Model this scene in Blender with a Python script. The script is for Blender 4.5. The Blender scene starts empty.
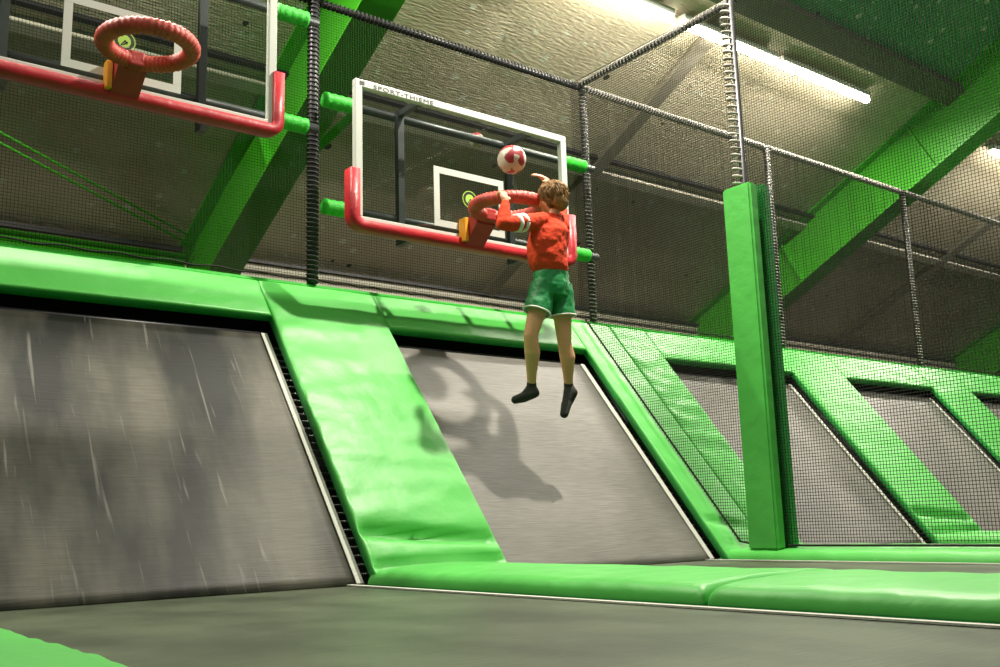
import bpy, bmesh, math, random
from mathutils import Vector, Matrix, noise
random.seed(7)
scene = bpy.context.scene
COL = scene.collection
V = Vector
# ------------------------------------------------------------------ camera
yaw, pit, rol, FPX = 0.6645, 0.1871, -0.0302, 991.6
CAM = V((-2.8236, -5.5002, 0.2846))
fw = V((math.sin(yaw)*math.cos(pit), math.cos(yaw)*math.cos(pit), math.sin(pit)))
rt = V((math.cos(yaw), -math.sin(yaw), 0)); up = rt.cross(fw)
r2 = rt*math.cos(rol) + up*math.sin(rol); u2 = -rt*math.sin(rol) + up*math.cos(rol)
cd = bpy.data.cameras.new('camera'); cam = bpy.data.objects.new('camera', cd); COL.objects.link(cam)
cd.sensor_width = 36; cd.lens = FPX/1000*36; cd.clip_start = 0.02; cd.clip_end = 200
m = Matrix((r2, u2, -fw)).transposed().to_4x4(); m.translation = CAM; cam.matrix_world = m
scene.camera = cam

# ------------------------------------------------------------------ materials
def mat(name, col, rough=.5, metal=0, spec=.5, bump=0, bscale=50, var=0, vscale=3, coat=0, bstretch=None, col2=None, sheen=0):
    mt = bpy.data.materials.new(name); mt.use_nodes = True
    nt = mt.node_tree; b = nt.nodes['Principled BSDF']
    b.inputs['Base Color'].default_value = (*col, 1); b.inputs['Roughness'].default_value = rough
    b.inputs['Metallic'].default_value = metal; b.inputs['Specular IOR Level'].default_value = spec
    b.inputs['Coat Weight'].default_value = coat; b.inputs['Sheen Weight'].default_value = sheen
    tc = nt.nodes.new('ShaderNodeTexCoord'); mp = nt.nodes.new('ShaderNodeMapping')
    nt.links.new(tc.outputs['Object'], mp.inputs['Vector'])
    if bstretch: mp.inputs['Scale'].default_value = bstretch
    if bump:
        n = nt.nodes.new('ShaderNodeTexNoise'); n.inputs['Scale'].default_value = bscale; n.inputs['Detail'].default_value = 4
        nt.links.new(mp.outputs[0], n.inputs['Vector'])
        bp = nt.nodes.new('ShaderNodeBump'); bp.inputs['Strength'].default_value = bump; bp.inputs['Distance'].default_value = .02
        nt.links.new(n.outputs['Fac'], bp.inputs['Height']); nt.links.new(bp.outputs[0], b.inputs['Normal'])
    if var:
        n = nt.nodes.new('ShaderNodeTexNoise'); n.inputs['Scale'].default_value = vscale; n.inputs['Detail'].default_value = 3
        nt.links.new(mp.outputs[0], n.inputs['Vector'])
        cr = nt.nodes.new('ShaderNodeValToRGB'); cr.color_ramp.elements[0].position = .3; cr.color_ramp.elements[1].position = .7
        c2 = col2 or tuple(c*(1-var) for c in col)
        cr.color_ramp.elements[0].color = (*c2, 1); cr.color_ramp.elements[1].color = (*col, 1)
        nt.links.new(n.outputs['Fac'], cr.inputs['Fac']); nt.links.new(cr.outputs[0], b.inputs['Base Color'])
    return mt
M = {}
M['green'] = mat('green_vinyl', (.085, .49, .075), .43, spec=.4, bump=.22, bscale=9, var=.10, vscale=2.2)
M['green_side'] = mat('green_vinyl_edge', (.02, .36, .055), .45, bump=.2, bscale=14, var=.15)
M['green_foam'] = mat('green_foam', (.03, .5, .03), .6, bump=.3, bscale=30)
M['beam_green'] = mat('green_beam_paint', (.055, .43, .012), .45, var=.15, vscale=1.5)
M['red'] = mat('red_foam', (.50, .015, .025), .42, bump=.25, bscale=18, var=.2, vscale=5)
M['rim'] = mat('rim_foam', (.62, .07, .045), .5, bump=.2, bscale=40, var=.3, vscale=9)
M['rimdark'] = mat('rim_bracket_red', (.40, .03, .025), .5, var=.2, vscale=9)
M['white'] = mat('white_aluminium', (.60, .63, .58), .35, var=.08)
M['webbing'] = mat('white_webbing', (.62, .62, .55), .8, bump=.3, bscale=120)
M['yellow'] = mat('yellow_plate', (.85, .36, .02), .5)
M['black'] = mat('black_steel', (.012, .012, .014), .45)
M['darksteel'] = mat('dark_steel', (.05, .055, .06), .4, metal=.3)
M['spring'] = mat('galvanised_spring', (.30, .29, .27), .35, metal=.8)
M['rope'] = mat('pale_lacing_rope', (.27, .255, .22), .8, bump=.3, bscale=200)
M['blackrope'] = mat('black_cord', (.02, .02, .02), .8)
M['net'] = mat('black_net_cord', (.018, .017, .014), .9, spec=.2)
M['frame'] = mat('frame_black', (.012, .013, .012), .7)
M['textblack'] = mat('printed_black', (.02, .02, .02), .5)
M['logo_g'] = mat('logo_green', (.35, .62, .08), .5)
M['skin'] = mat('skin', (.72, .35, .20), .5, spec=.4, bump=.05, bscale=60, var=.12, vscale=8)
M['shirt'] = mat('red_cotton', (.70, .06, .022), .9, spec=.2, bump=.25, bscale=30, var=.15, vscale=9)
M['stripe'] = mat('white_cotton', (.78, .72, .68), .85, bump=.2, bscale=60)
M['shorts'] = mat('green_satin', (.008, .23, .06), .5, bump=.08, bscale=14, var=.2, vscale=9)
M['sock'] = mat('black_sock', (.02, .022, .018), .9, bump=.3, bscale=90)
M['hair'] = mat('brown_hair', (.34, .18, .06), .6, spec=.25, bump=.4, bscale=90, var=.72, vscale=26, bstretch=(1, 1, .35))
M['lip'] = mat('lip', (.5, .2, .17), .5)
M['eye'] = mat('eye_dark', (.03, .02, .02), .2)

def woven(name, c1, c2, rough=.42, streak=0, spec=.2, band=None):
    mt = bpy.data.materials.new(name); mt.use_nodes = True; nt = mt.node_tree; b = nt.nodes['Principled BSDF']
    L = nt.links.new
    tc = nt.nodes.new('ShaderNodeTexCoord')
    n = nt.nodes.new('ShaderNodeTexNoise'); n.inputs['Scale'].default_value = 1.6; n.inputs['Detail'].default_value = 5
    mb = nt.nodes.new('ShaderNodeMapping'); mb.inputs['Scale'].default_value = band or (1, 1, 1); L(tc.outputs['Object'], mb.inputs['Vector']); L(mb.outputs[0], n.inputs['Vector'])
    cr = nt.nodes.new('ShaderNodeValToRGB'); cr.color_ramp.elements[0].position = .38 if band else .3; cr.color_ramp.elements[1].position = .62 if band else .72
    cr.color_ramp.elements[0].color = (*c1, 1); cr.color_ramp.elements[1].color = (*c2, 1)
    L(n.outputs['Fac'], cr.inputs['Fac'])
    out = cr.outputs[0]
    # fine weave lines
    mp = nt.nodes.new('ShaderNodeMapping'); mp.inputs['Scale'].default_value = (6, 130, 130); L(tc.outputs['Object'], mp.inputs['Vector'])
    n2 = nt.nodes.new('ShaderNodeTexNoise'); n2.inputs['Scale'].default_value = 1; n2.inputs['Detail'].default_value = 2; L(mp.outputs[0], n2.inputs['Vector'])
    mx = nt.nodes.new('ShaderNodeMix'); mx.data_type = 'RGBA'; mx.blend_type = 'MULTIPLY'; mx.inputs['Factor'].default_value = .45
    cr2 = nt.nodes.new('ShaderNodeValToRGB'); cr2.color_ramp.elements[0].position = .3; cr2.color_ramp.elements[0].color = (.55, .55, .55, 1); cr2.color_ramp.elements[1].position = .7; cr2.color_ramp.elements[1].color = (1.3, 1.3, 1.3, 1)
    L(n2.outputs['Fac'], cr2.inputs['Fac']); L(out, mx.inputs['A']); L(cr2.outputs[0], mx.inputs['B']); out = mx.outputs['Result']
    if streak:
        # chalky scuff streaks left by shoes, running up the bed
        mp3 = nt.nodes.new('ShaderNodeMapping'); mp3.inputs['Scale'].default_value = (30, 1.6, 1.6); mp3.inputs['Rotation'].default_value = (0, .12, .2)
        L(tc.outputs['Object'], mp3.inputs['Vector'])
        n3 = nt.nodes.new('ShaderNodeTexNoise'); n3.inputs['Scale'].default_value = 1.1; n3.inputs['Detail'].default_value = 2; n3.inputs['Distortion'].default_value = .5
        L(mp3.outputs[0], n3.inputs['Vector'])
        cr3 = nt.nodes.new('ShaderNodeValToRGB'); cr3.color_ramp.elements[0].position = .64; cr3.color_ramp.elements[0].color = (0, 0, 0, 1); cr3.color_ramp.elements[1].position = .82; cr3.color_ramp.elements[1].color = (streak,)*3+(1,)
        L(n3.outputs['Fac'], cr3.inputs['Fac'])
        mx3 = nt.nodes.new('ShaderNodeMix'); mx3.data_type = 'RGBA'; L(cr3.outputs[0], mx3.inputs['Factor']); L(out, mx3.inputs['A']); mx3.inputs['B'].default_value = (.42, .41, .37, 1); out = mx3.outputs['Result']
    L(out, b.inputs['Base Color']); b.inputs['Roughness'].default_value = rough; b.inputs['Specular IOR Level'].default_value = spec
    bp = nt.nodes.new('ShaderNodeBump'); bp.inputs['Strength'].default_value = .25; bp.inputs['Distance'].default_value = .004
    L(n2.outputs['Fac'], bp.inputs['Height']); L(bp.outputs[0], b.inputs['Normal'])
    return mt
M['mat_dark'] = woven('woven_mat_dark', (.012, .015, .011), (.12, .115, .09), .5, streak=.5, band=(1.5, .45, .45))
M['mat_grey'] = woven('woven_mat_grey', (.14, .135, .12), (.21, .20, .18), .45, spec=.35)
M['mat_floor'] = woven('woven_mat_floor', (.045, .058, .034), (.09, .11, .068), .5, band=(1.6, 1.0, 1))

def roofmat(name, c1, c2):
    mt = bpy.data.materials.new(name); mt.use_nodes = True; nt = mt.node_tree; b = nt.nodes['Principled BSDF']; L = nt.links.new
    tc = nt.nodes.new('ShaderNodeTexCoord')
    n = nt.nodes.new('ShaderNodeTexNoise'); n.inputs['Scale'].default_value = .8; n.inputs['Detail'].default_value = 6; L(tc.outputs['Object'], n.inputs['Vector'])
    cr = nt.nodes.new('ShaderNodeValToRGB'); cr.color_ramp.elements[0].position = .35; cr.color_ramp.elements[1].position = .7
    cr.color_ramp.elements[0].color = (*c1, 1); cr.color_ramp.elements[1].color = (*c2, 1); L(n.outputs['Fac'], cr.inputs['Fac'])
    # light flecks and dark nail holes in the foil lining
    def dots(scale, thr, colr, prev):
        v = nt.nodes.new('ShaderNodeTexVoronoi'); v.inputs['Scale'].default_value = scale; L(tc.outputs['Object'], v.inputs['Vector'])
        nn = nt.nodes.new('ShaderNodeTexNoise'); nn.inputs['Scale'].default_value = scale*.7; L(tc.outputs['Object'], nn.inputs['Vector'])
        ma = nt.nodes.new('ShaderNodeMath'); ma.operation = 'MULTIPLY'; L(v.outputs['Distance'], ma.inputs[0]); L(nn.outputs['Fac'], ma.inputs[1])
        mb = nt.nodes.new('ShaderNodeMath'); mb.operation = 'LESS_THAN'; L(ma.outputs[0], mb.inputs[0]); mb.inputs[1].default_value = thr
        mx = nt.nodes.new('ShaderNodeMix'); mx.data_type = 'RGBA'; L(mb.outputs[0], mx.inputs['Factor']); L(prev, mx.inputs['A']); mx.inputs['B'].default_value = (*colr, 1)
        return mx.outputs['Result']
    o = dots(5, .075, (.62, .62, .52), cr.outputs[0]); o = dots(2.1, .03, (.03, .03, .02), o); o = dots(13, .07, (.48, .48, .38), o)
    L(o, b.inputs['Base Color']); b.inputs['Roughness'].default_value = .55
    mp = nt.nodes.new('ShaderNodeMapping'); mp.inputs['Scale'].default_value = (10, 60, 60); L(tc.outputs['Object'], mp.inputs['Vector'])
    n2 = nt.nodes.new('ShaderNodeTexNoise'); n2.inputs['Scale'].default_value = 1; n2.inputs['Detail'].default_value = 3; L(mp.outputs[0], n2.inputs['Vector'])
    bp = nt.nodes.new('ShaderNodeBump'); bp.inputs['Strength'].default_value = .6; bp.inputs['Distance'].default_value = .02
    L(n2.outputs['Fac'], bp.inputs['Height']); L(bp.outputs[0], b.inputs['Normal'])
    return mt
M['roof'] = roofmat('roof_lining', (.44, .38, .27), (.62, .55, .42))
M['roof_bounce'] = roofmat('roof_lining_green_bounce', (.06, .26, .11), (.13, .38, .18))  # roof lining with green bounce light from the beams put into its colour
M['purlin'] = mat('purlin_paint', (.50, .47, .38), .5, var=.2)
M['rib'] = mat('rib_grey', (.22, .20, .155), .7)
M['duct'] = mat('duct_brown', (.12, .13, .09), .7, bump=.3, bscale=20)
def emis(name, col, s):
    mt = bpy.data.materials.new(name); mt.use_nodes = True; b = mt.node_tree.nodes['Principled BSDF']
    b.inputs['Base Color'].default_value = (.8, .8, .8, 1); b.inputs['Emission Color'].default_value = (*col, 1); b.inputs['Emission Strength'].default_value = s
    return mt
M['tube'] = emis('lamp_tube', (1, .93, .76), 38)
g = bpy.data.materials.new('clear_glass'); g.use_nodes = True
nt = g.node_tree; b = nt.nodes['Principled BSDF']; out = nt.nodes['Material Output']
tr = nt.nodes.new('ShaderNodeBsdfTransparent'); tr.inputs[0].default_value = (.90, .93, .90, 1)
gl = nt.nodes.new('ShaderNodeBsdfGlossy'); gl.inputs['Roughness'].default_value = .03
fr = nt.nodes.new('ShaderNodeFresnel'); fr.inputs[0].default_value = 1.5
mx = nt.nodes.new('ShaderNodeMixShader'); geo = nt.nodes.new('ShaderNodeNewGeometry'); sb = nt.nodes.new('ShaderNodeMath'); sb.operation = 'SUBTRACT'; sb.use_clamp = True; nt.links.new(fr.outputs[0], sb.inputs[0]); nt.links.new(geo.outputs['Backfacing'], sb.inputs[1]); nt.links.new(sb.outputs[0], mx.inputs[0]); nt.links.new(tr.outputs[0], mx.inputs[1]); nt.links.new(gl.outputs[0], mx.inputs[2]); nt.links.new(mx.outputs[0], out.inputs[0])
M['glass'] = g
# football
mt = bpy.data.materials.new('football_panels'); mt.use_nodes = True; nt = mt.node_tree; b = nt.nodes['Principled BSDF']; L = nt.links.new
tc = nt.nodes.new('ShaderNodeTexCoord'); v = nt.nodes.new('ShaderNodeTexVoronoi'); v.inputs['Scale'].default_value = 21; v.inputs['Randomness'].default_value = .75; L(tc.outputs['Object'], v.inputs['Vector'])
sx = nt.nodes.new('ShaderNodeSeparateColor'); L(v.outputs['Color'], sx.inputs[0])
cr = nt.nodes.new('ShaderNodeValToRGB'); cr.color_ramp.interpolation = 'CONSTANT'; cr.color_ramp.elements[0].color = (.30, .02, .03, 1); cr.color_ramp.elements[1].position = .45; cr.color_ramp.elements[1].color = (.50, .46, .36, 1)
L(sx.outputs[0], cr.inputs['Fac']); L(cr.outputs[0], b.inputs['Base Color']); b.inputs['Roughness'].default_value = .4
M['ball'] = mt

# ------------------------------------------------------------------ mesh helpers
def tag(o, label=None, cat=None, group=None, kind=None):
    if label: o['label'] = label
    if cat: o['category'] = cat
    if group: o['group'] = group
    if kind: o['kind'] = kind
    return o
def obj(name, bm, mt, parent=None, smooth=False, loc=None, mods=None):
    me = bpy.data.meshes.new(name); bm.normal_update(); bm.to_mesh(me); bm.free()
    for x in (mt if isinstance(mt, (list, tuple)) else [mt]): me.materials.append(x)
    if smooth:
        for p in me.polygons: p.use_smooth = True
    o = bpy.data.objects.new(name, me); COL.objects.link(o)
    if parent: o.parent = parent
    if loc: o.location = loc
    return o
def thing(name, loc, label, cat, group=None):
    o = bpy.data.objects.new(name, None); COL.objects.link(o); o.location = loc; o.empty_display_size = .1
    return tag(o, label, cat, group)
def copy_tree(o, parent=None):
    c = o.copy(); COL.objects.link(c)
    if parent: c.parent = parent
    for ch in list(o.children): copy_tree(ch, c)
    return c
def box(bm, a, b, bevel=0):
    x0, y0, z0 = a; x1, y1, z1 = b
    vs = [bm.verts.new(p) for p in [(x0, y0, z0), (x1, y0, z0), (x1, y1, z0), (x0, y1, z0), (x0, y0, z1), (x1, y0, z1), (x1, y1, z1), (x0, y1, z1)]]
    fs = [bm.faces.new([vs[i] for i in f]) for f in [(3, 2, 1, 0), (4, 5, 6, 7), (0, 1, 5, 4), (1, 2, 6, 5), (2, 3, 7, 6), (3, 0, 4, 7)]]
    if bevel:
        es = list({e for f in fs for e in f.edges}); bmesh.ops.bevel(bm, geom=es, offset=bevel, segments=3, affect='EDGES', profile=.5)
    return vs
def NB(): return bmesh.new()
def frame_of(d):
    d = d.normalized(); a = V((0, 0, 1)) if abs(d.z) < .9 else V((1, 0, 0))
    u = d.cross(a).normalized(); return u, u.cross(d).normalized()
def tube(bm, pts, rads, seg=8, caps=True, closed=False):
    n = len(pts); rings = []
    if not hasattr(rads, '__len__'): rads = [rads]*n
    u = None
    for i, p in enumerate(pts):
        if closed: d = pts[(i+1) % n]-pts[i-1]
        else: d = pts[min(i+1, n-1)]-pts[max(i-1, 0)]
        d = d.normalized()
        if u is None: u, w = frame_of(d)
        else:
            u = (u-d*u.dot(d)).normalized(); w = u.cross(d)
        w = d.cross(u)
        rings.append([bm.verts.new(p+(u*math.cos(t*2*math.pi/seg)+w*math.sin(t*2*math.pi/seg))*rads[i]) for t in range(seg)])
    for i in range(n if closed else n-1):
        A = rings[i]; B = rings[(i+1) % n]
        off = 0
        if closed and i == n-1:
            off = min(range(seg), key=lambda k: (A[0].co-B[k].co).length)
        for t in range(seg): bm.faces.new((A[t], A[(t+1) % seg], B[(t+1+off) % seg], B[(t+off) % seg]))
    if caps and not closed: bm.faces.new(rings[0][::-1]); bm.faces.new(rings[-1])
def strip(bm, a, b, r, seg=3):           # a single straight cord
    d = b-a; u, w = frame_of(d); A = []; B = []
    for t in range(seg):
        q = (u*math.cos(t*2*math.pi/seg)+w*math.sin(t*2*math.pi/seg))*r
        A.append(bm.verts.new(a+q)); B.append(bm.verts.new(b+q))
    for t in range(seg): bm.faces.new((A[t], A[(t+1) % seg], B[(t+1) % seg], B[t]))
def loop_rect(bm, x0, x1, z0, z1, w, y0, y1, bev=.004):     # a picture-frame of four bars
    box(bm, (x0, y0, z1-w), (x1, y1, z1), bev); box(bm, (x0, y0, z0), (x1, y1, z0+w), bev)
    box(bm, (x0, y0, z0+w*.98), (x0+w, y1, z1-w*.98), bev); box(bm, (x1-w, y0, z0+w*.98), (x1, y1, z1-w*.98), bev)

# upholstered pad: local frame o + u*s + v*t + n*h, rounded edges, puckered vinyl
def pad_mesh(o, u, v, n, lu, lv, T, seed=0, wr=.005, rnd=.014, skirt=0., du=.03, ends=0., bulge=.12):
    bm = NB()
    nu = max(6, int(lu/du)); nv = max(8, int(lv/du))
    def ss(i, N, Ln):
        # denser sampling at the rounded edges
        k = [0, rnd*.12, rnd*.4, rnd*.8, rnd*1.5]
        inner = N
        a = k+[k[-1]+(Ln-2*k[-1])*j/inner for j in range(1, inner)]+[Ln-q for q in k[::-1]]
        return a
    S = ss(0, nu, lu); Tt = ss(0, nv, lv)
    def edge(s, L_):
        e = min(s, L_-s)
        if e >= rnd: return 1.
        return math.sqrt(max(0, 1-(1-e/rnd)**2))
    g = []
    for s in S:
        row = []
        for t in Tt:
            es, et = edge(s, lu), edge(t, lv)
            h = T*(1-bulge) + T*bulge*math.sin(math.pi*min(max(s/lu, 0), 1))**.5
            h -= (1-min(es, et))*min(rnd, T*.9)
            e = min(s, lu-s, t, lv-t)
            fade = min(1, e/.03)
            p = V((s*2.2+seed, t*9, seed*3))
            w = noise.noise(p)*wr + noise.noise(V((s*9+seed, t*11, 5)))*wr*.45
            q = min(s, lu-s)
            w += math.sin(t*45+6*noise.noise(V((t*5, seed, 0))))*wr*.45*math.exp(-q/.05)
            if ends:
                tt = min(t, 9)
                w += -ends*.05*math.exp(-((t-.10)/.03)**2)*(.5+.5*noise.noise(V((s*3+seed, 0, 0))))
                w += -ends*.065*math.exp(-((t-.23-.09*(1-s/lu))/.035)**2)*(.2+.8*(1-abs(s/lu-.4)))
            row.append(bm.verts.new(o+u*s+v*t+n*(h+w*fade)))
        g.append(row)
    NS, NT = len(S), len(Tt)
    for i in range(NS-1):
        for j in range(NT-1): bm.faces.new((g[i][j], g[i+1][j], g[i+1][j+1], g[i][j+1]))
    # side walls down to the base
    ring = [g[i][0] for i in range(NS)]+[g[-1][j] for j in range(1, NT)]+[g[i][-1] for i in range(NS-2, -1, -1)]+[g[0][j] for j in range(NT-2, 0, -1)]
    low = []
    for vv in ring:
        c = vv.co; hh = (c-o).dot(n); low.append(bm.verts.new(c-n*(hh+skirt)))
    k = len(ring)
    for i in range(k): 
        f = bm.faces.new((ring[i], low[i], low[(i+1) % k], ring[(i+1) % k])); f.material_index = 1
    bm.faces.new(low)
    bmesh.ops.recalc_face_normals(bm, faces=bm.faces)
    return bm
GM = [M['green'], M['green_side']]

# ------------------------------------------------------------------ slope geometry
ANG = math.atan2(1.8138, 1.4505)
SD = V((0, math.cos(ANG), math.sin(ANG)))          # up the slope
SN = V((0, -math.sin(ANG), math.cos(ANG)))         # out of the slope
P0 = V((0, -1.302, 0))
SL = 2.315                                         # slope length to the crest
def SP(x, t, h=0.): return V((x, 0, 0))+P0+SD*t+SN*h
MATH = -.10
X1 = V((1, 0, 0))
# strips: x0,x1
STR = [(-3.10, -2.27), (-.30, .522), (2.275, 2.715), (2.725, 3.13), (4.85, 5.67), (7.28, 8.08), (9.75, 10.5), (12.2, 12.95), (14.7, 15.4)]
BAYS = [(-2.27, -.30), (.522, 2.275), (3.13, 4.85), (5.67, 7.28), (8.08, 9.75), (10.5, 12.2), (12.95, 14.7)]
HDR = .332   # height (along the slope) of the header pads
sl = ['left edge of the picture', 'between the left slope and the slope under the boy', 'right of the slope under the boy', 'just behind the tall green pillar pad', 'right of the third sloped bed', '', '', '', '', '', '']
names_strip = ['green slope pad at the far left end of the trampoline wall', 'widest wrinkled green slope pad left of the boy, above the near floor pad',
  'green slope pad right of the boy, running down to the pillar foot', 'puckered green slope pad behind the net, left of the pillar',
  'wide green slope pad behind the net, first to the right of the pillar',
  'green slope pad behind the net at the right edge of the picture', 'green slope pad beyond the right edge', 'farther green slope pad beyond the right edge', 'farthest green slope pad beyond the right edge']
for i, (a, c) in enumerate(STR):
    wr = .008 if i == 1 else (.016 if i == 3 else .005)
    bm = pad_mesh(SP(a, .02, -.058), X1, SD, SN, c-a, SL-.02, .062, seed=i*3.1, wr=wr, ends=1. if i in (1, 4) else .5)
    o = obj('slope_pad', bm, GM, smooth=True); tag(o, names_strip[i], 'pad', 'green pads running down the trampoline wall')
hn = ['header pad above the left sloped bed, below the left basketball board', 'header pad above the sloped bed behind the boy',
      'header pad above the bed behind the pillar', 'header pad above the fourth bed, right of the pillar', 'header pad at the right edge above the fifth bed', 'header pad beyond the right edge', 'farthest header pad']
for i, (a, c) in enumerate(BAYS):
    bm = pad_mesh(SP(a+.001, SL-HDR, -.058), X1, SD, SN, c-a-.002, HDR, .062, seed=20+i*2.3, wr=.006)
    o = obj('header_pad', bm, GM, smooth=True); tag(o, 'pale green '+hn[i], 'pad', 'green pads along the top of the trampoline wall')
o = obj('header_pad', pad_mesh(SP(-6, SL-HDR, -.058), X1, SD, SN, 2.9, HDR, .062, seed=51), GM, smooth=True); tag(o, 'green header pad past the left edge of the picture', 'pad', 'green pads along the top of the trampoline wall')
# ledge behind the crest
bn = NB(); box(bn, (-6, .185, 1.71), (18, .42, 1.84), .02)
tag(obj('ledge_pad', bn, M['green_foam'], smooth=False), 'thin bright green padded ledge behind the crest at the foot of the back net', 'pad')
# support body under the slope
bm = NB()
for (x0, x1) in [(-6, 18)]:
    prof = [SP(0, -.22, -.22), SP(0, 2.22, -.22), V((0, .40, 1.69)), V((0, .40, -.25)), V((0, -1.2, -.25))]
    A = [bm.verts.new(p+V((x0, 0, 0))) for p in prof]; B = [bm.verts.new(p+V((x1, 0, 0))) for p in prof]
    n = len(prof)
    for k in range(n): bm.faces.new((A[k], A[(k+1) % n], B[(k+1) % n], B[k]))
    bm.faces.new(A[::-1]); bm.faces.new(B)
bmesh.ops.recalc_face_normals(bm, faces=bm.faces)
tag(obj('wall_slope', bm, M['frame']), kind='structure')

# ------------------------------------------------------------------ sloped trampoline beds
def bed(x0, x1, mt, label, springs_side=(1,), gap=.09, k=0):
    t = thing('sloped_trampoline', SP((x0+x1)/2, 0, MATH), label, 'trampoline', 'sloped trampolines of the wall'); L0 = V(t.location)
    gl_ = .02 if k else .02
    a, c = x0-.05, x1-gap
    top = SL-HDR-.075
    bm = NB(); nx, ny = 24, 30
    gr = [[bm.verts.new(SP(a+(c-a)*i/nx, .083+(top-.083)*j/ny, MATH - (.03*math.sin(math.pi*i/nx)*math.sin(math.pi*j/ny)))-L0) for j in range(ny+1)] for i in range(nx+1)]
    for i in range(nx):
        for j in range(ny): bm.faces.new((gr[i][j], gr[i+1][j], gr[i+1][j+1], gr[i][j+1]))
    o = obj('jumping_mat', bm, mt, t, smooth=True); md = o.modifiers.new('thick', 'SOLIDIFY'); md.thickness = .006; md.offset = -1
    w = .038
    def bar(p, q, side):
        d = (q-p).normalized(); s = side*w
        vs = [p, q, q+s, p+s]
        bm = NB(); lo = [bm.verts.new(x+SN*.004-L0) for x in vs]; hi = [bm.verts.new(x+SN*.010-L0) for x in vs]
        bm.faces.new(hi); bm.faces.new(lo[::-1])
        for e in range(4): bm.faces.new((lo[e], lo[(e+1) % 4], hi[(e+1) % 4], hi[e]))
        bmesh.ops.recalc_face_normals(bm, faces=bm.faces); obj('edge_webbing', bm, M['webbing'], t)
    bar(SP(c-w, .085, MATH), SP(c-w, top, MATH), X1)
    bar(SP(a, .085, MATH), SP(a, top, MATH), X1)
    # springs on the exposed right-hand side
    n = int((top-.2)/.055) if k < 3 else 0
    for j in range(n):
        bm = NB(); y = .16+j*.055
        pts = [SP(c-.004+.07*q/18, y, MATH-.02)+(SD*math.cos(q*2.1)+SN*math.sin(q*2.1))*.006-L0 for q in range(19)]
        tube(bm, pts, .0022, 4)
        obj('spring', bm, M['spring'], t)
    bm = NB(); tube(bm, [SP(x1+.07, .10, MATH-.02)-L0, SP(x1+.07, SL-.1, MATH-.02)-L0], .020, 8)
    tube(bm, [SP(x0-.03, SL-HDR-.05, MATH-.03)-L0, SP(x1, SL-HDR-.05, MATH-.03)-L0], .022, 8)
    obj('frame_tube', bm, M['black'], t, smooth=True)
    return t
bl = ['wide dark scuffed trampoline slope at the left, below the left hoop', 'grey trampoline slope behind the boy, carrying his shadow', 'grey trampoline slope partly hidden by the green pillar pad',
      'grey trampoline slope seen through the net, second right of the pillar', 'small piece of grey trampoline slope at the right edge', 'farther trampoline slope past the right edge', 'farthest trampoline slope past the right edge']
for i, (a, c) in enumerate(BAYS):
    bed(a, c, M['mat_dark'] if i == 0 else M['mat_grey'], bl[i], gap=[.022, .02, .03, .03, .03, .03, .03][i], k=i)

# ------------------------------------------------------------------ floor: slab, floor trampolines, floor pads
bm = NB(); box(bm, (-12, -11, -.4), (28, 4.09, -.25)); tag(obj('floor', bm, M['frame']), kind='structure')
YB = -10.
def floor_bed(x0, x1, label):
    t = thing('floor_trampoline', ((x0+x1)/2, -4, 0), label, 'trampoline', 'floor trampolines at the foot of the wall'); L0 = V(t.location)
    bm = NB(); nx, ny = 16, 60; y1 = -1.176
    gr = [[bm.verts.new(V((x0+(x1-x0)*i/nx, y1+(YB-y1)*j/ny, 0))-L0) for j in range(ny+1)] for i in range(nx+1)]
    for i in range(nx):
        for j in range(ny): bm.faces.new((gr[i][j], gr[i][j+1], gr[i+1][j+1], gr[i+1][j]))
    o = obj('jumping_mat', bm, M['mat_floor'], t, smooth=True); md = o.modifiers.new('thick', 'SOLIDIFY'); md.thickness = .006; md.offset = -1
    for xa in (x1-.03, x0):
        bm = NB(); box(bm, (xa-L0.x, YB+4, .002), (xa+.03-L0.x, y1+4, .008)); obj('edge_webbing', bm, M['webbing'], t)
    bm = NB(); box(bm, (x1+.005-L0.x, YB+4, -.10), (x1+.09-L0.x, y1+4, -.05)); obj('frame_tube', bm, M['black'], t)
floor_bed(-2.22, -.385, 'grey-green floor trampoline at the lower left, in front of the wide dark slope')
floor_bed(.56, 2.20, 'narrow visible floor trampoline below the slope behind the boy, between two long pads')
floor_bed(3.16, 4.78, 'floor trampoline behind the pillar below the third slope')
floor_bed(5.70, 7.2, 'floor trampoline below the fourth slope')
YD = V((0, -1, 0)); Z1 = V((0, 0, 1))
def floor_pad(x0, x1, y0, y1, label, T=.115, seed=0):
    bm = pad_mesh(V((x0, y0, -.03)), X1, YD, Z1, x1-x0, y0-y1, T, seed=seed, wr=.006, rnd=.05, du=.035, bulge=.25)
    o = obj('floor_pad', bm, GM, smooth=True); tag(o, label, 'pad', 'green pads lying along the floor between the lanes')
floor_pad(-3.1, -2.22, -1.30, -9, 'green floor pad across the lower left corner of the picture', seed=3)
floor_pad(-.315, .522, -1.20, -3.31, 'near long green floor pad starting at the foot of the widest slope pad', seed=11)
floor_pad(-.315, .522, -3.325, -9, 'nearest green floor pad section, running out at the right edge in front', seed=17)
floor_pad(2.275, 2.71, -1.20, -9, 'far thin green floor pad under the tall pillar pad and net', seed=23, T=.10)
floor_pad(2.725, 3.13, -1.20, -9, 'second half of the far floor pad, just behind the net', seed=29, T=.105)
floor_pad(4.85, 5.67, -1.22, -9, 'rolled green floor pad at the foot of the slope pad right of the pillar', seed=37, T=.12)
floor_pad(7.28, 8.08, -1.22, -9, 'green floor pad at the foot of the farthest slope pad on the right', seed=41, T=.12)

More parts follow.
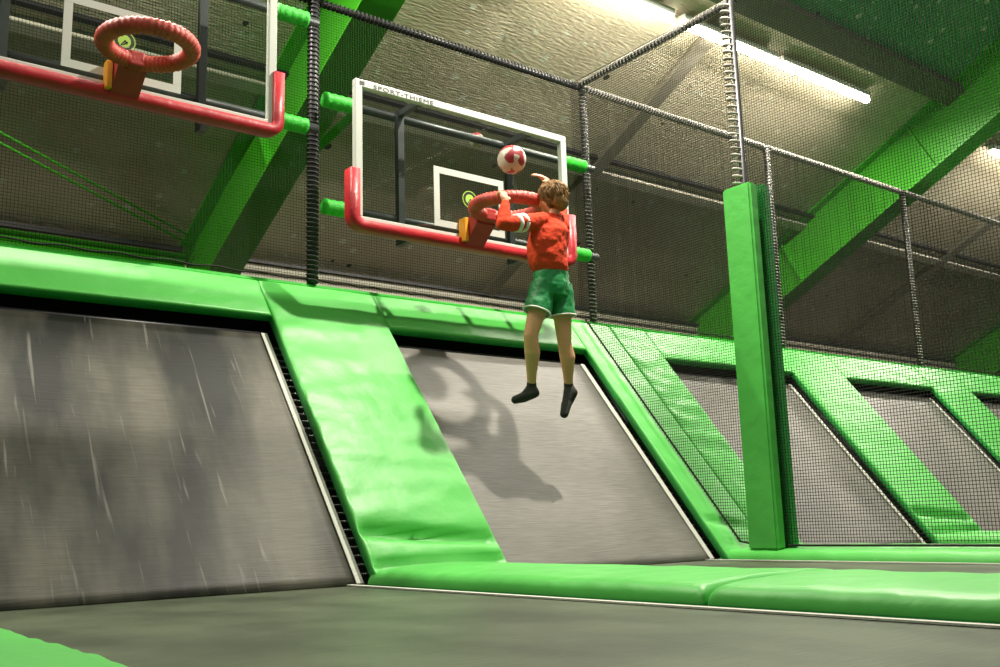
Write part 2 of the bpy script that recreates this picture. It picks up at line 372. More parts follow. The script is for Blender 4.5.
# ------------------------------------------------------------------ back net: posts, bars, nets
POLEX = [-2.40, .097, 2.60, 5.07, 7.55, 10.03, 12.5, 15.0]
PY, ZT, ZB = .2, 3.85, 1.845
def lacing(bm, a, b, R, r=.008, pitch=.045, turns_seg=10, phase=0):
    d = b-a; Ln = d.length; u, w = frame_of(d); dn = d.normalized()
    n = int(Ln/pitch*turns_seg)
    pts = [a+dn*(Ln*i/n)+(u*math.cos(i*2*math.pi/turns_seg+phase)+w*math.sin(i*2*math.pi/turns_seg+phase))*R for i in range(n+1)]
    tube(bm, pts, r, 4)
pl_ = ['net post beyond the left edge of the picture', 'dark laced net post between the two basketball boards', 'laced net post right of the board with the boy', 'laced net post just right of the tall green pillar pad',
       'laced net post nearest the right edge of the picture', 'net post past the right edge', 'second net post past the right edge', 'farthest net post past the right edge']
for i, x in enumerate(POLEX):
    R = .036 if i != 1 else .046
    top = ZT+ (.45 if i in (0, 1) else .02)
    t = thing('net_post', (x, PY, ZB), 'tall black steel '+pl_[i], 'post', 'posts of the back net')
    bm = NB(); tube(bm, [V((0, 0, 0)), V((0, 0, top-ZB))], R*.8, 14); obj('post', bm, M['black'], t, smooth=True)
    if i < 6:
        bm = NB(); lacing(bm, V((0, 0, 0)), V((0, 0, top-ZB)), R*.84, .0065, .032); obj('lacing', bm, M['rope'] if i >= 2 else M['blackrope'], t, smooth=True)
bar_l = ['left bay above the left hoop', 'bay above the board with the boy', 'bay right of the boy toward the pillar', 'bay right of the pillar', 'bay at the right edge', 'bay past the right edge', 'farthest bay']
for i in range(len(POLEX)-1):
    a, c = POLEX[i], POLEX[i+1]
    t = thing('net_top_bar', ((a+c)/2, PY, ZT), 'horizontal laced top bar of the back net, '+bar_l[i], 'bar', 'top bars of the back net')
    h = (c-a)/2-.03
    bm = NB(); tube(bm, [V((-h, 0, 0)), V((h, 0, 0))], .022, 10); obj('bar', bm, M['black'], t, smooth=True)
    if i < 5:
        bm = NB(); lacing(bm, V((-h, 0, 0)), V((h, 0, 0)), .026, .008, .034); obj('lacing', bm, M['rope'] if i >= 2 else M['blackrope'], t, smooth=True)
CELL, NR = .0195, .0016
net_l = ['behind the left basketball board', 'behind the board with the boy', 'between the boy and the green pillar', 'right of the green pillar', 'at the right edge of the picture', 'past the right edge', 'at the far right end']
for i in range(len(POLEX)-1):
    a, c = POLEX[i], POLEX[i+1]; t0 = ZT if i else ZT+.1
    if i == 0: a -= 1.2
    bm = NB(); cell = CELL if i < 5 else CELL*3
    n = int((c-a)/cell)
    for k in range(1, n):
        x = a+(c-a)*k/n; strip(bm, V((x, PY, ZB)), V((x, PY, ZT if i else ZT+.45)), NR)
    zz = ZB+.01
    while zz < (ZT if i else ZT+.45):
        strip(bm, V((a, PY+.001, zz)), V((c, PY+.001, zz)), NR); zz += cell
    # hem cord tied along the crest
    pts = [V((a+(c-a)*k/60, PY-.01, ZB+.02+.006*math.sin(k*1.3))) for k in range(61)]
    tube(bm, pts, .006, 5)
    tag(obj('safety_net', bm, M['net']), 'fine black square-mesh back net '+net_l[i], 'net', 'panels of the back safety net')

# ------------------------------------------------------------------ divider net across the lanes
DX, PYL = 2.44, -1.50
def zslope(y): return max(.10, (y+1.302)*1.2505+.02) if y < .15 else 1.85
bm = NB(); y = PY-.02; ZD = 3.86
while y > -7:
    strip(bm, V((DX, y, zslope(y))), V((DX, y, ZD-.02 if y > -7 else ZD)), NR*1.1); y -= CELL
z = .11
while z < ZD-.02:
    ymax = PY-.03 if z > 1.84 else min(PY-.03, (z-.02)/1.2505-1.302)
    strip(bm, V((DX+.001, ymax, z)), V((DX+.001, -7, z)), NR*1.1); z += CELL
tube(bm, [V((DX, .12, 1.83)), V((DX, -1.25, .11)), V((DX, -1.4, .085)), V((DX, -7, .085))], .007, 5)
tag(obj('safety_net', bm, M['net']), 'black divider net stretched across the lanes through the green pillar', 'net')
t = thing('divider_top_bar', (DX, -3, ZD), 'laced black top bar of the divider net, running toward the camera overhead', 'bar')
bm = NB(); tube(bm, [V((.12, 3.2-.03, 0)), V((0, -4, 0))], .022, 10); obj('bar', bm, M['black'], t, smooth=True)
bm = NB(); lacing(bm, V((.12, 3.17, 0)), V((0, -2, 0)), .026, .008, .036); obj('lacing', bm, M['rope'], t, smooth=True)

# pillar
t = thing('pillar_post', (DX, PYL, .09), 'black steel post with rope lacing rising out of the green pillar pad', 'post')
bm = NB(); tube(bm, [V((0.0, 0, 0)), V((0.0, 0, ZD-.12))], .024, 14); obj('post', bm, M['black'], t, smooth=True)
bm = NB(); lacing(bm, V((-.02, .03, 2.2)), V((-.02, .03, ZD-.12)), .034, .009, .05); obj('lacing', bm, M['rope'], t, smooth=True)
t = thing('pillar_pad', (DX, PYL, .06), 'tall bright green vinyl pillar pad standing on the far floor pad', 'pillar pad')
def col_pad(x0, x1, z1):
    bm = NB(); box(bm, (x0, -.125, .0), (x1, .105, z1))
    bmesh.ops.bevel(bm, geom=list(bm.edges), offset=.014, segments=3, affect='EDGES')
    for q in range(6):
        bmesh.ops.bisect_plane(bm, geom=list(bm.verts)+list(bm.edges)+list(bm.faces), plane_co=(0, 0, z1*(q+1)/7), plane_no=(0, 0, 1))
    return bm
obj('front_cushion', col_pad(-.112, -.026, 2.375), M['green'], t, smooth=False)
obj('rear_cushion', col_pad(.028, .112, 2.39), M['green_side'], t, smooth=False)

# ------------------------------------------------------------------ basketball boards
def board(xc, zb, label, W=1.79, H=.965, side_red=.35, letters=False, sq=.295, rz=.145):
    YF = -.30
    t = thing('basketball_backboard', (xc, YF, zb), label, 'basketball board', 'basketball boards fixed to the back net posts')
    h = W/2
    bm = NB(); loop_rect(bm, -h, h, 0, H, .05, 0, .045); obj('frame', bm, M['white'], t)
    bm = NB(); box(bm, (-h+.045, .018, .045), (h-.045, .028, H-.045)); obj('glass_pane', bm, M['glass'], t)
    bm = NB(); loop_rect(bm, -sq, sq, .085, .50, .045, .013, .0165, 0); obj('target_square', bm, M['white'], t)
    # U-shaped red padding with rounded corners
    bm = NB(); r = .055
    pth = [V((-h-.012, .02, side_red)), V((-h-.012, .02, .05))]+[V((-h+.045-.057*math.cos(a*math.pi/10), .02, .05-.057*math.sin(a*math.pi/10)-.0)) for a in range(1, 5)]+[V((-h+.045, .02, -.01)), V((h-.045, .02, -.01))]+[V((h-.045+.057*math.sin(a*math.pi/10), .02, .047-.057*math.cos(a*math.pi/10))) for a in range(1, 5)]+[V((h+.012, .02, .05)), V((h+.012, .02, side_red))]
    # rectangular cross-section swept along the path
    rings = []
    for i, p in enumerate(pth):
        d = (pth[min(i+1, len(pth)-1)]-pth[max(i-1, 0)]).normalized(); nn = V((d.z, 0, -d.x))     # outward in the board plane
        sec = [(.030, -.045), (.036, -.03), (.036, .03), (.030, .05), (-.030, .05), (-.036, .03), (-.036, -.03), (-.030, -.045)]
        rings.append([bm.verts.new(p+nn*a_+V((0, b_, 0))) for a_, b_ in sec])
    for i in range(len(rings)-1):
        for q in range(8): bm.faces.new((rings[i][q], rings[i][(q+1) % 8], rings[i+1][(q+1) % 8], rings[i+1][q]))
    bm.faces.new(rings[0]); bm.faces.new(rings[-1][::-1]); bmesh.ops.recalc_face_normals(bm, faces=bm.faces)
    obj('edge_padding', bm, M['red'], t, smooth=True)
    # round green club emblem in the middle
    lg = NB()
    def ring(bm_, r0, r1, y, z0):
        N = 28; A = [[bm_.verts.new((rr*math.cos(2*math.pi*k/N), yy, z0+rr*math.sin(2*math.pi*k/N))) for k in range(N)] for rr, yy in ((r0, y), (r1, y), (r1, y-.0015), (r0, y-.0015))]
        for q in range(4):
            for k in range(N): bm_.faces.new((A[q][k], A[q][(k+1) % N], A[(q+1) % 4][(k+1) % N], A[(q+1) % 4][k]))
    ring(lg, .040, .052, .0165, .315); lo = obj('emblem', lg, M['textblack'], t)
    e = NB(); ring(e, .002, .036, .0165, .315); obj('emblem_disc', e, M['logo_g'], lo)
    e = NB(); ring(e, .055, .061, .0165, .315); obj('emblem_ring', e, M['logo_g'], lo)
    e = NB()
    for (x0, z0, x1, z1) in [(-.018, .285, .004, .318), (.004, .318, .016, .30), (-.004, .292, .018, .312)]:
        tube(e, [V((x0, .0145, z0)), V((x1, .0145, z1))], .0035, 5)
    obj('emblem_mark', e, M['textblack'], lo)
    # bracket
    bm = NB()
    prof = [(-.012, .13), (-.012, -.035), (-.16, .095), (-.16, .155), (-.05, .155)]
    A = [bm.verts.new((-.075, y_, z_)) for y_, z_ in prof]; B = [bm.verts.new((.075, y_, z_)) for y_, z_ in prof]
    for k in range(5): bm.faces.new((A[k], A[(k+1) % 5], B[(k+1) % 5], B[k]))
    bm.faces.new(A[::-1]); bm.faces.new(B); bmesh.ops.recalc_face_normals(bm, faces=bm.faces)
    br = obj('rim_bracket', bm, M['rimdark'], t)
    bm = NB(); box(bm, (-.106, -.07, -.01), (-.078, 0.005, .15), .004); obj('spring_box', bm, M['yellow'], br)['label'] = 'yellow side plate'
    # padded rim with foam ridges
    bm = NB(); N = 150; pts = []; rd = []
    for k in range(N):
        a = 2*math.pi*k/N; pts.append(V((.214*math.cos(a), -.395+.214*math.sin(a), rz)))
        rd.append(.043+.0035*math.sin(k*math.pi*2/3)+.002*noise.noise(V((k*.3, 0, 0))))
    tube(bm, pts, rd, 14, closed=True); rim = obj('rim', bm, M['rim'], t, smooth=True)
    bm = NB(); box(bm, (-.045, -.225, rz-.043), (.045, -.14, rz+.044), .014); obj('rim_sleeve', bm, M['rimdark'], rim)
    if letters:
        # manufacturer line printed on the top rail
        cu = bpy.data.curves.new('txt', 'FONT'); cu.body = 'SPORT-THIEME'; cu.size = .052; cu.extrude = .0006; cu.space_character = 1.15
        to = bpy.data.objects.new('tmp', cu); COL.objects.link(to)
        dg = bpy.context.evaluated_depsgraph_get(); dg.update()
        me = bpy.data.meshes.new_from_object(to.evaluated_get(dg)); bpy.data.objects.remove(to)
        me.materials.clear(); me.materials.append(M['textblack'])
        lt = bpy.data.objects.new('lettering', me); COL.objects.link(lt); lt.parent = t
        lt.location = (-h+.13, -.0015, H-.044); lt.rotation_euler = (math.pi/2, 0, 0); lt.scale = (1.2, .75, 1)
        bm = NB(); box(bm, (-h+.03, -.002, H-.038), (-h+.065, 0, H-.013)); obj('printed_mark', bm, M['textblack'], lt and t)
    return t
board(1.035, 2.135, 'glass basketball board with white frame and red padding, hoop gripped by the boy', letters=True)
board(-1.298, 2.625, 'left glass basketball board with white frame and empty red padded hoop', side_red=.36, sq=.32, rz=.115)

def mount(xa, xb, z0, z1, xs, zb, label, sl_):
    t = thing('board_mount', ((xa+xb)/2, .05, z0), label, 'support frame', 'steel supports behind the basketball boards'); X0 = t.location.x
    for z in (z0, z1):
        bm = NB(); tube(bm, [V((xa-X0, 0, z-z0)), V((xb-X0, 0, z-z0))], .030, 12); obj('crossbar', bm, M['darksteel'], t, smooth=True)
        for (a, b_) in sl_:
            bm = NB()
            n = 14; pts = [V((a+(b_-a)*k/n-X0, 0, z-z0)) for k in range(n+1)]; tube(bm, pts, [.052+.003*math.sin(k*2) for k in range(n+1)], 14)
            obj('foam_sleeve', bm, M['green_foam'], t, smooth=True)['label'] = 'bright green foam sleeve'
    for x in xs:
        bm = NB(); box(bm, (x-.024-X0, -.065, zb-z0), (x+.024-X0, -.02, zb-z0+.965)); obj('upright', bm, M['darksteel'], t)
        for z in (zb+.022, zb+.943):
            bm = NB(); box(bm, (x-.02-X0, -.306, z-z0-.02), (x+.02-X0, -.06, z-z0+.02)); obj('standoff', bm, M['darksteel'], t)
mount(.13, 2.53, 2.33, 3.07, (.66, 1.62), 2.135, 'dark steel support with green foam sleeves behind the board with the boy', [(.10, .345), (2.2, 2.43)])
mount(-2.40, .05, 2.85, 3.60, (-1.85, -.75), 2.625, 'dark steel support with green foam sleeves behind the left board', [(-2.36, -2.1), (-.25, -.03)])

# ------------------------------------------------------------------ building shell
def zr(y): return (4.461-.446*y)/.895
RN = V((0, .446, .895)).normalized()
def roofslab(y0, y1, mt, name, th=.08):
    bm = NB(); x0, x1 = -12, 26
    q = [V((x0, y0, zr(y0))), V((x1, y0, zr(y0))), V((x1, y1, zr(y1))), V((x0, y1, zr(y1)))]
    lo = [bm.verts.new(p+RN*.0) for p in q]; hi = [bm.verts.new(p+RN*th) for p in q]
    bm.faces.new(lo); bm.faces.new(hi[::-1])
    for e in range(4): bm.faces.new((lo[e], lo[(e+1) % 4], hi[(e+1) % 4], hi[e]))
    bmesh.ops.recalc_face_normals(bm, faces=bm.faces)
    return tag(obj(name, bm, mt), kind='structure')
roofslab(4.09, -.26, M['roof'], 'ceiling'); roofslab(-.26, -7.5, M['roof_bounce'], 'ceiling')
bm = NB(); box(bm, (-12, 4.09, -.4), (28, 4.25, 2.95)); tag(obj('wall_back', bm, M['roof']), kind='structure')
bd = ['behind the left basketball board', 'behind the green pillar, crossing to the upper right corner', 'at the right edge of the picture']
for i, X0 in enumerate((.56, 8.02, 15.3)):
    t = thing('roof_beam', (X0, 4.0, 3.0), 'big sloping bright green steel roof beam '+bd[i], 'beam', 'green steel roof beams'); L0 = V(t.location)
    def RP(x, y, n_): return V((x, y, zr(y)))-RN*n_-L0
    def slab(name, x0, x1, n0, n1, y0=4.06, y1=-7, mt=M['beam_green']):
        bm = NB(); A = [bm.verts.new(RP(x, y0, n_)) for x, n_ in ((x0, n0), (x1, n0), (x1, n1), (x0, n1))]; B = [bm.verts.new(RP(x, y1, n_)) for x, n_ in ((x0, n0), (x1, n0), (x1, n1), (x0, n1))]
        for q in range(4): bm.faces.new((A[q], A[(q+1) % 4], B[(q+1) % 4], B[q]))
        bm.faces.new(A[::-1]); bm.faces.new(B); bmesh.ops.recalc_face_normals(bm, faces=bm.faces)
        return obj(name, bm, mt, t)
    slab('web', X0+.10, X0+.118, .02, .70); slab('bottom_flange', X0-.03, X0+.28, .70, .72); slab('top_flange', X0-.03, X0+.28, .0, .02)
    for ys in (2.29, .35, -1.6, -3.5):
        slab('stiffener', X0+.03, X0+.10, .03, .69, ys, ys-.018)
pn = ['running behind the net halfway up the roof', 'high on the bounce-tinted roof sheets', 'near the top of the roof']
def purlin(name, y, mt, w, d, label, x0=-11, x1=25, parent=None):
    bm = NB(); q = []
    for (dy, n_) in ((0, 0), (w, 0), (w, d), (0, d)):
        yy = y-dy; q.append(V((0, yy, zr(yy)))-RN*n_)
    A = [bm.verts.new(p+V((x0, 0, 0))) for p in q]; B = [bm.verts.new(p+V((x1, 0, 0))) for p in q]
    for k in range(4): bm.faces.new((A[k], A[(k+1) % 4], B[(k+1) % 4], B[k]))
    bm.faces.new(A[::-1]); bm.faces.new(B); bmesh.ops.recalc_face_normals(bm, faces=bm.faces)
    return tag(obj(name, bm, mt), label, 'purlin')
purlin('roof_purlin', 1.996, M['purlin'], .10, .08, 'pale roof purlin running lengthways behind the nets and both boards')
purlin('roof_purlin', 1.80, M['black'], .04, .05, 'thin black conduit just above the pale roof purlin')
purlin('roof_duct', -.10, M['duct'], .22, .15, 'wide dark brown duct along the roof above the strip lamps')
purlin('roof_purlin', -2.6, M['duct'], .12, .12, 'dark purlin high on the bounce-tinted roof sheets')
# eave
bm = NB(); box(bm, (.98, 3.84, 2.80), (27, 3.98, 2.86), .01); box(bm, (.98, 3.84, 2.90), (27, 3.98, 2.965), .01); tag(obj('eave_rail', bm, M['purlin']), 'pale eave rail low behind the back net, right of the first green beam', 'rail')
bm = NB()
for k in range(4): tube(bm, [V((-11, 3.87, 2.78+.055*k)), V((.58, 3.87, 2.78+.055*k))], .03, 8)
tag(obj('eave_rail', bm, M['beam_green'], smooth=True), 'ribbed green eave rail low behind the left back net', 'rail')
bm = NB(); box(bm, (-11, 3.82, 2.985), (.55, 3.88, 3.03)); box(bm, (.98, 3.80, 2.975), (27, 3.86, 3.01)); tag(obj('eave_cable', bm, M['black']), 'black cable tray along the eave', 'cable tray')
for i, X0 in enumerate((4.26, 11.48, -3.6)):
    bm = NB(); q = [V((x, y, zr(y)))-RN*n_ for y in (3.95, .0) for x, n_ in ((X0, 0), (X0+.13, 0), (X0+.13, .10), (X0, .07))]
    vs = [bm.verts.new(p) for p in q]
    for k in range(4): bm.faces.new((vs[k], vs[(k+1) % 4], vs[4+(k+1) % 4], vs[4+k]))
    bm.faces.new(vs[:4][::-1]); bm.faces.new(vs[4:]); bmesh.ops.recalc_face_normals(bm, faces=bm.faces)
    tag(obj('roof_rib', bm, M['rib']), ['dark thin roof rib behind the board with the boy', 'dark thin roof rib between the two rightmost green beams', 'dark thin roof rib past the left edge'][i], 'rib', 'dark roof ribs')
for i, dz in enumerate((0, .09)):
    a = V((-2.137, 2.526, 3.729)); c = V((.55, 3.656, 3.16)); bm = NB()
    tube(bm, [a+V((0, 0, -.08-dz)), c+V((0, 0, -.06-dz*.9))], .012, 8)
    tag(obj('brace_rod', bm, M['beam_green'], smooth=True), ['upper green diagonal brace rod behind the left net', 'lower green diagonal brace rod behind the left net'][i], 'rod')
bm = NB(); tube(bm, [V((.86, 1.74, 3.38)), V((1.01, 1.25, 3.62))], .05, 4); tag(obj('knee_brace', bm, M['beam_green']), 'short green diagonal brace seen just left of the board with the boy', 'brace')

# ------------------------------------------------------------------ strip lamps
TY, TZ = .116, 4.772
lampseg = [(2.123, 3.699), (3.827, 5.219), (5.304, 6.88), (9.706, 11.126), (11.24, 12.69)]
ll = ['leftmost glowing strip lamp, cut by the top edge', 'middle glowing strip lamp crossing behind the pillar post', 'right glowing strip lamp ending above the green beam', 'glowing strip lamp cut by the right edge of the picture', 'strip lamp past the right edge']
def area(name, loc, rot, sx, sy, power, col=(1, .93, .80)):
    ld = bpy.data.lights.new(name, 'AREA'); ld.shape = 'RECTANGLE'; ld.size = sx; ld.size_y = sy; ld.energy = power; ld.color = col
    lo = bpy.data.objects.new(name, ld); COL.objects.link(lo); lo.location = loc; lo.rotation_euler = rot; return lo
PW = [50, 130, 130, 110, 110]
for i, (a, c) in enumerate(lampseg):
    t = thing('strip_lamp', ((a+c)/2, TY, TZ), ll[i], 'lamp', 'strip lamps under the roof'); h = (c-a)/2
    bm = NB(); box(bm, (-h, -.05, .03), (h, .05, .09), .008); obj('housing', bm, M['white'], t)
    bm = NB(); tube(bm, [V((-h+.01, 0, 0)), V((h-.01, 0, 0))], .036, 12); obj('lamp_tube', bm, M['tube'], t, smooth=True)
    area('strip_light', ((a+c)/2, TY, TZ-.04), (0, 0, 0), c-a, .08, PW[i])
# further hall lamp rows outside the frame, and one lamp added for a shadow
area('offframe_light', (-1.9, .116, 4.7), (0, 0, 0), 3.4, .08, 230)
area('offframe_light', (-1.5, -2.8, 5.7), (0, 0, 0), 3.5, .12, 60)
area('offframe_light', (1.66, -1.84, 5.4), (0, 0, 0), .12, .12, 400)  # small unseen lamp added to throw the boy's shadow onto the slope
area('offframe_light', (4.5, -5.2, 6.2), (0, 0, 0), 5.0, .2, 120)
area('offframe_light', (-3.5, -5.8, 6.0), (0, 0, 0), 4.0, .2, 35)
area('offframe_light', (11, -3.5, 5.6), (0, 0, 0), 5.0, .2, 260)

w = bpy.data.worlds.new('hall'); scene.world = w; w.use_nodes = True
w.node_tree.nodes['Background'].inputs[0].default_value = (.55, .62, .50, 1); w.node_tree.nodes['Background'].inputs[1].default_value = .24

# ------------------------------------------------------------------ the boy
def caps(bm, a, b, ra, rb, seg=16):
    a = V(a); b = V(b); n = 8; d = (b-a); Ln = d.length; dn = d.normalized(); pts = []; rd = []
    for k in range(6):
        th = math.pi/2*(1-k/5); pts.append(a-dn*ra*math.sin(th)); rd.append(max(.0004, ra*math.cos(th)))
    for k in range(1, n): pts.append(a+d*(k/n)); rd.append(ra+(rb-ra)*k/n)
    for k in range(6):
        th = math.pi/2*k/5; pts.append(b+dn*rb*math.sin(th)); rd.append(max(.0004, rb*math.cos(th)))
    tube(bm, pts, rd, seg)
def chain(bm, pts, rads):
    for i in range(len(pts)-1): caps(bm, pts[i], pts[i+1], rads[i], rads[i+1])
def ell(bm, c, r, rot=None):
    mx = Matrix.Translation(V(c)) @ (rot.to_4x4() if rot else Matrix.Identity(4)) @ Matrix.Diagonal((r[0], r[1], r[2], 1))
    bmesh.ops.create_uvsphere(bm, u_segments=24, v_segments=16, radius=1, matrix=mx)
def loft(bm, secs, seg=28):     # (center, rx, ry, yaw)
    rings = []
    for c, rx, ry, yw in secs:
        c = V(c); rings.append([bm.verts.new(c+V((rx*math.cos(t)*math.cos(yw)-ry*math.sin(t)*math.sin(yw), rx*math.cos(t)*math.sin(yw)+ry*math.sin(t)*math.cos(yw), 0))) for t in [2*math.pi*k/seg for k in range(seg)]])
    for i in range(len(rings)-1):
        for t in range(seg): bm.faces.new((rings[i][t], rings[i][(t+1) % seg], rings[i+1][(t+1) % seg], rings[i+1][t]))
    bm.faces.new(rings[0][::-1]); bm.faces.new(rings[-1])
def solid(name, bm, mt, parent, vox=.006, sm=4):
    o = obj(name, bm, mt, parent, smooth=True)
    r = o.modifiers.new('weld', 'REMESH'); r.mode = 'VOXEL'; r.voxel_size = vox; r.use_smooth_shade = True
    s = o.modifiers.new('smooth', 'SMOOTH'); s.iterations = sm; s.factor = .5
    return o
YW = .18     # the torso turns slightly toward the hoop
boy = thing('person', (1.14, -.97, .92), 'child in red sweatshirt and green shorts, in mid-air gripping the red hoop, seen from behind', 'person')
B0 = V(boy.location)
def q(x, y, z): return V((x, y, z))-B0
HC = q(1.165, -.985, 2.285); 
LSH, LEL, LWR, LHA = q(1.035, -1.0, 2.105), q(.735, -1.03, 2.035), q(.785, -.985, 2.185), q(.80, -.955, 2.235)
RSH, REL, RWR = q(1.262, -.965, 2.12), q(1.365, -.81, 2.34), q(1.308, -.78, 2.486)
WA, PE = q(1.135, -.98, 1.86), q(1.145, -.97, 1.75)
LHI, LKN, LAN = q(1.075, -.97, 1.69), q(.972, -.955, 1.385), q(1.045, -.86, 1.085)
RHI, RKN, RAN = q(1.215, -.97, 1.70), q(1.232, -.97, 1.36), q(1.315, -.90, 1.095)
bm = NB()
hd = Matrix.Rotation(.45, 3, 'Z') @ Matrix.Rotation(-.12, 3, 'X')
def H(x, y, z): return HC+hd @ V((x, y, z))
ell(bm, HC, (.074, .088, .096), hd); ell(bm, H(0, .022, -.045), (.052, .058, .060), hd)     # skull and jaw
ell(bm, H(0, .090, -.018), (.010, .016, .018), hd)                                         # nose
caps(bm, H(0, .082, .000), H(0, .090, -.018), .007, .009)
for s in (-1, 1):
    ell(bm, H(s*.072, -.005, -.012), (.008, .016, .026), hd)                               # ears
    ell(bm, H(s*.034, .062, -.035), (.020, .018, .018), hd)                                # cheeks
    ell(bm, H(s*.028, .070, .018), (.020, .010, .006), hd)                                 # brows
ell(bm, H(0, .074, -.052), (.020, .010, .006), hd); ell(bm, H(0, .068, -.083), (.018, .016, .014), hd)
chain(bm, [q(1.155, -.985, 2.08), q(1.16, -.988, 2.15), H(0, -.01, -.06)], [.050, .038, .042])
loft(bm, [(q(1.145, -.97, 1.66), .09, .075, YW), (q(1.145, -.97, 1.74), .112, .085, YW), (WA, .096, .070, YW), (q(1.138, -.985, 1.97), .110, .078, YW), (q(1.145, -.99, 2.06), .118, .075, YW), (q(1.15, -.988, 2.115), .085, .055, YW)])
for S_, E_, W_ in ((LSH, LEL, LWR), (RSH, REL, RWR)):
    chain(bm, [S_, S_.lerp(E_, .45), E_, E_.lerp(W_, .35), W_], [.040, .034, .027, .029, .020])
for Hh, K, A in ((LHI, LKN, LAN), (RHI, RKN, RAN)):
    back = V((0, -.014, 0))
    chain(bm, [Hh, Hh.lerp(K, .5), K, K.lerp(A, .32)+back, K.lerp(A, .7)+back*.3, A], [.072, .059, .043, .049, .033, .026])
# feet: left foot angled with toes down left, right foot pointed straight down
FT = [(LAN, q(1.052, -.878, 1.050), q(1.01, -.825, 1.028), q(.962, -.80, 1.012)), (RAN, q(1.325, -.925, 1.06), q(1.290, -.90, .99), q(1.255, -.915, .925))]
for A, he, mid, toe in FT:
    chain(bm, [A, he], [.026, .027]); chain(bm, [he, mid, toe], [.026, .028, .021]); chain(bm, [A, mid], [.026, .025])
    side = (toe-he).cross(V((0, 0, 1))).normalized()*.016; caps(bm, mid+side, toe+side*.8, .021, .017); caps(bm, mid-side, toe-side*.8, .021, .016)
# hands
def hand(bm, wrist, dirv, palmn, thumb_sign, curl, splay=.10, sc=1.):
    d = dirv.normalized(); n = (palmn-d*palmn.dot(d)).normalized(); s = d.cross(n)*thumb_sign     # s points to the thumb side
    pc = wrist+d*.035
    mxr = Matrix((s, n, d)).transposed()
    ell(bm, pc, (.029*sc, .0135*sc, .036*sc), mxr); caps(bm, wrist, wrist+d*.02, .019, .021)
    for i, (off, Ln) in enumerate(((.021, .052), (.0075, .058), (-.0065, .054), (-.020, .043))):
        b0 = pc+d*.026+s*off; dd = (d+s*off*splay*30*.3).normalized(); p = [b0]; ang = 0
        for sg in (.42, .32, .26):
            ang += curl*(.9+.1*i); p.append(p[-1]+(dd*math.cos(ang)+n*math.sin(ang))*Ln*sg*sc)
        chain(bm, p, [.0078, .0074, .0068, .006])
    tb = wrist+d*.018+s*.024; t1 = tb+(d*.6+s*.7+n*.25).normalized()*.026; t2 = t1+(d*.8+s*.15+n*.55).normalized()*.022
    chain(bm, [tb, t1, t2], [.0095, .0085, .007])
hand(bm, LWR+V((0.004, .004, .012)), V((.03, .35, 1)), V((.1, 1, -.3)), -1, .55)
hand(bm, RWR, V((-.95, -.05, .35)), V((-.2, .6, -.8)), 1, .22, sc=1.2)
solid('body', bm, M['skin'], boy, .0042, 3)
bd_ = [o for o in COL.objects if o.name.startswith('body')][-1]
# face details
bm = NB()
for s in (-1, 1): ell(bm, H(s*.028, .0775, .004), (.009, .004, .0055), hd)
obj('eyes', bm, M['eye'], boy, smooth=True)
bm = NB(); ell(bm, H(0, .0835, -.052), (.018, .004, .004), hd); obj('mouth', bm, M['lip'], boy, smooth=True)
# hair
bm = NB(); ell(bm, H(0, -.012, .016), (.088, .097, .098), hd); ell(bm, H(0, -.040, -.034), (.073, .062, .066), hd)
CR = V((.0, -.025, .10))
for k in range(1300):
    a = random.uniform(0, 2*math.pi); zz = random.uniform(-.75, 1); rr = math.sqrt(1-zz*zz)
    dv = V((rr*math.cos(a), rr*math.sin(a), zz))
    if dv.y > .5 and dv.z < .4: continue
    base = V((dv.x*.084, dv.y*.093-.011, dv.z*.093+.014)) if dv.z >= 0 else V((dv.x*.077, dv.y*.087-.014, dv.z*.088))
    away = (base-CR); away = away-dv*away.dot(dv); away = away.normalized() if away.length > .004 else V((1, 0, 0))
    sw = dv.cross(away)
    tang = (away+sw*random.gauss(.25, .22)).normalized()
    Ln = random.uniform(.035, .065); lift = random.uniform(.002, .009)
    p0 = H(*base); p1 = H(*(base+tang*Ln*.5+dv*(lift-.004))); p2 = H(*(base+tang*Ln+dv*(lift-.018)))
    tube(bm, [p0, p1, p2], [.0045, .0042, .0008], 4)
obj('hair', bm, M['hair'], boy, smooth=True)
# sweatshirt
bm = NB()
loft(bm, [(q(1.135, -.975, 1.795), .120, .094, YW), (q(1.125, -.975, 1.835), .138, .106, YW), (q(1.115, -.98, 1.88), .145, .108, YW), (q(1.112, -.985, 1.97), .150, .108, YW), (q(1.130, -.99, 2.05), .148, .102, YW), (q(1.148, -.99, 2.10), .122, .080, YW), (q(1.153, -.99, 2.14), .075, .058, YW), (q(1.157, -.99, 2.165), .052, .048, YW)])
chain(bm, [LSH+V((.02, 0, 0)), LSH.lerp(LEL, .5), LEL, LEL.lerp(LWR, .4), LEL.lerp(LWR, .93)], [.062, .052, .046, .043, .031])
chain(bm, [RSH+V((-.02, 0, 0)), RSH.lerp(REL, .5), REL, REL.lerp(RWR, .4), REL.lerp(RWR, .82)], [.060, .050, .042, .040, .031])
tube(bm, [q(1.157+.052*math.cos(k*math.pi/9), -.99+.048*math.sin(k*math.pi/9), 2.163) for k in range(18)], .011, 8, closed=True)
sh = solid('sweatshirt', bm, M['shirt'], boy, .0055, 3)
tx = bpy.data.textures.new('folds', 'CLOUDS'); tx.noise_scale = .075; tx.noise_depth = 2
dm = sh.modifiers.new('folds', 'DISPLACE'); dm.texture = tx; dm.strength = .022; dm.mid_level = .5
# two white bands round the left upper arm
d = (LEL-LSH)
for f0 in (.46, .62):
    bm = NB(); tube(bm, [LSH+d*f0, LSH+d*(f0+.09)], [.0672-.016*f0, .0672-.016*(f0+.09)], 20, caps=True); bd2 = obj('sleeve_band', bm, M['stripe'], sh, smooth=True); bd2['label'] = 'white sleeve band'
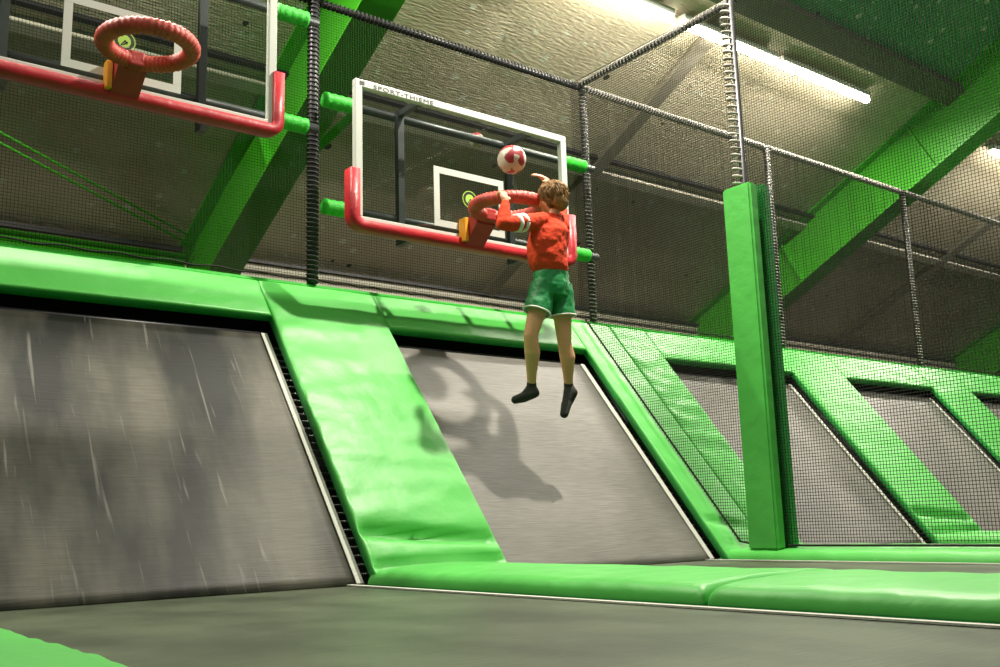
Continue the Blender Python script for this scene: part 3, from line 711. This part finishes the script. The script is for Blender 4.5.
# shorts
bm = NB()
loft(bm, [(q(1.145, -.97, 1.64), .118, .095, YW), (q(1.145, -.97, 1.70), .136, .104, YW), (q(1.143, -.972, 1.78), .130, .098, YW), (q(1.143, -.975, 1.835), .112, .086, YW)])
for Hh, K, f in ((LHI, LKN, .50), (RHI, RKN, .50)):
    e = Hh.lerp(K, f); tube(bm, [Hh+V((0, 0, .03)), Hh.lerp(K, .25), e], [.080, .082, .088], 26)
so = solid('shorts', bm, M['shorts'], boy, .0055, 3)
dm = so.modifiers.new('folds', 'DISPLACE'); dm.texture = tx; dm.strength = .018; dm.mid_level = .5
for Hh, K in ((LHI, LKN), (RHI, RKN)):
    e = Hh.lerp(K, .50); dd = (K-Hh).normalized(); u_, w_ = frame_of(dd)
    bm = NB(); tube(bm, [e+(u_*math.cos(k*math.pi/12)+w_*math.sin(k*math.pi/12))*.0865 for k in range(24)], .0055, 6, closed=True)
    obj('hem_trim', bm, M['stripe'], so, smooth=True)['label'] = 'white hem trim'
# socks
for (A, he, mid, toe), K in zip(FT, (LKN, RKN)):
    bm = NB(); up_ = (K-A).normalized()
    chain(bm, [A+up_*.028, A, he], [.030, .031, .031]); chain(bm, [he, mid, toe], [.031, .033, .026]); chain(bm, [A, mid], [.031, .030])
    side = (toe-he).cross(V((0, 0, 1))).normalized()*.016; caps(bm, mid+side, toe+side*.8, .026, .021); caps(bm, mid-side, toe-side*.8, .026, .020)
    solid('sock', bm, M['sock'], boy, .005, 3)

# balls
def ball(c, r, label):
    bm = NB(); bmesh.ops.create_uvsphere(bm, u_segments=32, v_segments=20, radius=r); o = obj('football', bm, M['ball'], smooth=True, loc=c); o.rotation_euler = (.5, .9, .3)
    tag(o, label, 'ball')
ball((1.03, -.76, 2.585), .094, 'red and white football in the air just above the gripped hoop')
ball((1.395, .10, 3.085), .058, 'small red and white ball placed behind the glass below the top rail')  # small ball placed between the glass and the back net

scene.view_settings.view_transform = 'Standard'; scene.view_settings.look = 'None'; scene.view_settings.gamma = 1; scene.view_settings.exposure = 0.0
try: scene.view_settings.use_curve_mapping = False
except Exception: pass
